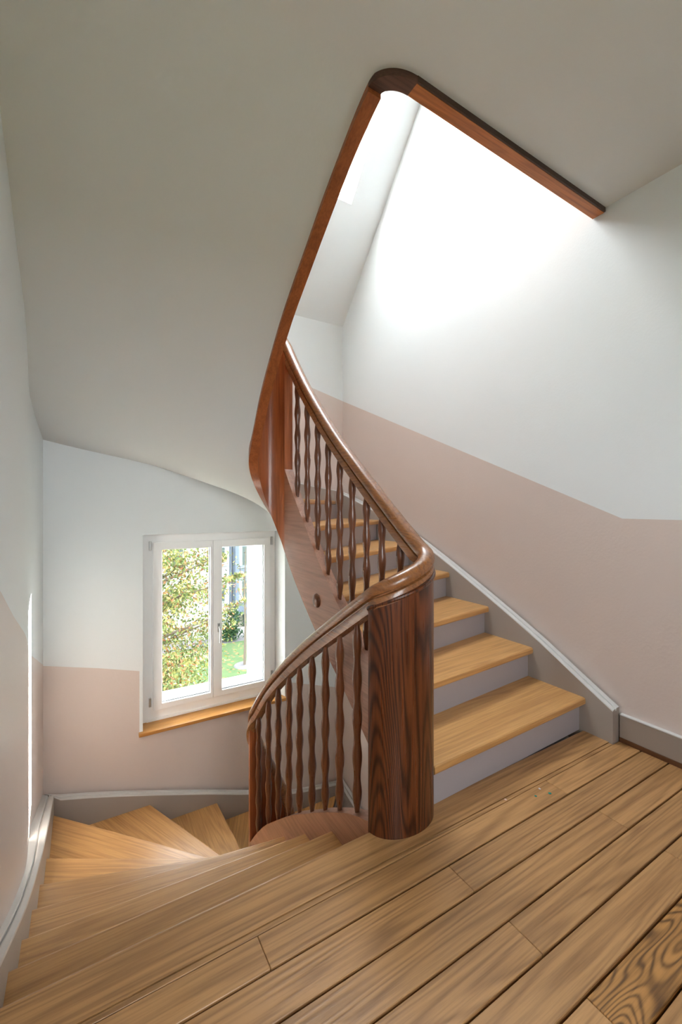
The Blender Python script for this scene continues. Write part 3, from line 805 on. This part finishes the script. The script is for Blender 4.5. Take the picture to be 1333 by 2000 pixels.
def leaf_cloud(name, pts, size, slots, parent, seed):
    rnd = random.Random(seed); V, F, S = [], [], []
    for p, sl in pts:
        d = Vector((rnd.gauss(0, 1), rnd.gauss(0, 1), rnd.gauss(0, .6))).normalized(); u = d.cross(Vector((0, 0, 1)) if abs(d.z) < .9 else Vector((1, 0, 0))).normalized(); v = d.cross(u)
        a = rnd.random() * 6.28; u, v = u * math.cos(a) + v * math.sin(a), v * math.cos(a) - u * math.sin(a)
        s = size * (.6 + .8 * rnd.random()); p = Vector(p); i = len(V)
        V += [p - u * s, p + v * s * .45 + d * s * .12, p + u * s, p - v * s * .45 + d * s * .12]; F.append((i, i+1, i+2, i+3)); S.append(sl)
    me = bpy.data.meshes.new(name); me.from_pydata(V, [], F); 
    for m_ in slots: me.materials.append(m_)
    for p, sl in zip(me.polygons, S): p.material_index = sl
    o = link(name, me, None, parent); o['kind'] = 'stuff'
    if parent: o.location = -Vector(parent.location)
    return o
# autumn tree close to the window
rnd = random.Random(3)
tree = thing('autumn_tree', 'large leafy tree turning yellow and rust, close outside the left casement', 'tree', (1.2, 11.5, GZ))
def ptube(name, pts, r, mat, parent, n=8):
    o = tube(name, pts, r, mat, None, n); o.parent = parent; o.location = -Vector(parent.location); return o
ptube('trunk', [(1.2, 11.5, GZ), (1.22, 11.5, -5), (1.15, 11.45, -3), (1.2, 11.5, -.5), (1.15, 11.5, 2)], [.2, .17, .14, .1, .05], M['bark'], tree, 10)
leaves = []
def spray(c, r, n, col=None):
    for _ in range(n):
        v = Vector((rnd.gauss(0, .5), rnd.gauss(0, .5), rnd.gauss(0, .28))); p = Vector(c) + v * r
        q = rnd.random(); h = max(0, min(1, (p.z + 3.5) / 4.5))
        sl = col if col is not None else (2 if q < .10 + .14 * h * (rnd.random() < .6) else (1 if q < .52 else 0))
        leaves.append((p, sl))
for i in range(34):
    z = -4.6 + 6.6 * i / 33; a = i * 2.4
    rr = 1.75 * math.sqrt(max(.12, 1 - ((z + 1.5) / 3.6) ** 2))
    tip = Vector((1.2 + rr * math.cos(a), 11.5 + rr * math.sin(a), z + .25))
    ptube('branch', [(1.2, 11.5, z - .5), tuple((Vector((1.2, 11.5, z - .5)) + tip) / 2 + Vector((0, 0, .1))), tuple(tip)], [.05, .03, .012], M['bark'], tree, 5)
    for f in (.4, .7, .95):
        spray(Vector((1.2, 11.5, z - .3)).lerp(tip, f), .75 if f > .5 else .6, 380)
for c, t in (((2.9, 10.8, -.75), (3.45, 10.9, -.62)), ((2.9, 10.8, -1.55), (3.6, 11.0, -1.30)), ((2.6, 10.9, -.2), (3.0, 10.8, -.1))):
    ptube('branch', [(1.6, 11.3, c[2] - .5), c, t], [.04, .02, .008], M['bark'], tree, 5)
    for f in (0, .35, .7, 1): spray(Vector(c).lerp(Vector(t), f), .24 - .10 * f, 60, None)
leaf_cloud('foliage', leaves, .046, [M['leaf_g'], M['leaf_y'], M['leaf_r']], tree, 5)
# young staked tree on the lawn
sap = thing('sapling', 'thin young tree with a round bare patch at its foot on the lawn', 'tree', (7.06, 21.4, GZ))
ptube('trunk', [(7.06, 21.4, GZ), (7.1, 21.4, -5), (7.05, 21.4, -3.2), (7.12, 21.4, -1.0)], [.07, .055, .045, .02], M['bark'], sap, 7)
for k, (dx, dz, z) in enumerate(((.5, .9, -4.2), (-.45, 1.0, -3.8), (.35, 1.1, -3.1), (-.3, .9, -2.6))):
    ptube('branch', [(7.08, 21.4, z), (7.08 + dx * .6, 21.4 + .1 * (k - 1), z + dz * .5), (7.08 + dx, 21.4, z + dz)], [.03, .02, .008], M['bark'], sap, 5)
o = link('soil_patch', cyl_me('soil_patch', .55, .5, .05, 18), M['path'], sap); o.location = (0, 0, 0)
leaf_cloud('foliage', [((7.08 + rnd.gauss(0, .35), 21.4 + rnd.gauss(0, .3), -2.6 + rnd.gauss(0, .7)), rnd.choice((0, 1, 1, 2))) for _ in range(140)], .06, [M['leaf_g'], M['leaf_y'], M['leaf_r']], sap, 9)
# dark shrub against the house
bush = thing('shrub', 'dark green shrub growing against the white house', 'shrub', (7.6, 25.6, GZ))
ptube('stem', [(7.55, 25.6, GZ), (7.6, 25.6, -6), (7.7, 25.6, -5.4)], [.05, .04, .02], M['bark'], bush, 6)
leaf_cloud('foliage', [((7.5 + rnd.gauss(0, .3) + .25 * t, 25.6 + rnd.gauss(0, .15), -6.75 + 1.6 * t + rnd.gauss(0, .12)), 0) for t in [rnd.random() ** 1.6 for _ in range(900)]] + [((7.05 + rnd.gauss(0, .5), 25.6 + rnd.gauss(0, .15), -6.6 + abs(rnd.gauss(0, .25))), 0) for _ in range(500)], .09, [M['leaf_d']], bush, 11)
# bicycle parked under the tree
bk = thing('bicycle', 'dark bicycle parked under the tree by the path', 'bicycle', (4.35, 17.4, GZ))
for x in (3.95, 4.95):
    pts = [(x + .33 * math.cos(a), 17.4, GZ + .36 + .33 * math.sin(a)) for a in [k * math.pi / 12 for k in range(25)]]
    ptube('wheel', pts, .022, M['black'], bk, 6)
ptube('frame', [(3.95, 17.4, GZ + .36), (4.25, 17.4, GZ + .85), (4.8, 17.4, GZ + .9), (4.95, 17.4, GZ + .36)], .02, M['black'], bk, 6)
ptube('frame', [(4.25, 17.4, GZ + .85), (4.4, 17.4, GZ + .33), (4.8, 17.4, GZ + .88)], .02, M['black'], bk, 6)
ptube('handlebar', [(4.82, 17.15, GZ + 1.05), (4.8, 17.4, GZ + 1.0), (4.82, 17.65, GZ + 1.05)], .018, M['black'], bk, 6)
ptube('saddle', [(4.1, 17.4, GZ + .97), (4.25, 17.4, GZ + 1.0), (4.36, 17.4, GZ + .98)], [.06, .05, .025], M['black'], bk, 6)
gw = box('garden_wall', (2.2, 15.3, GZ), (3.7, 15.5, GZ + .45), M['path'], None, .02)
tag(gw, 'low grey garden wall at the foot of the autumn tree', 'wall')
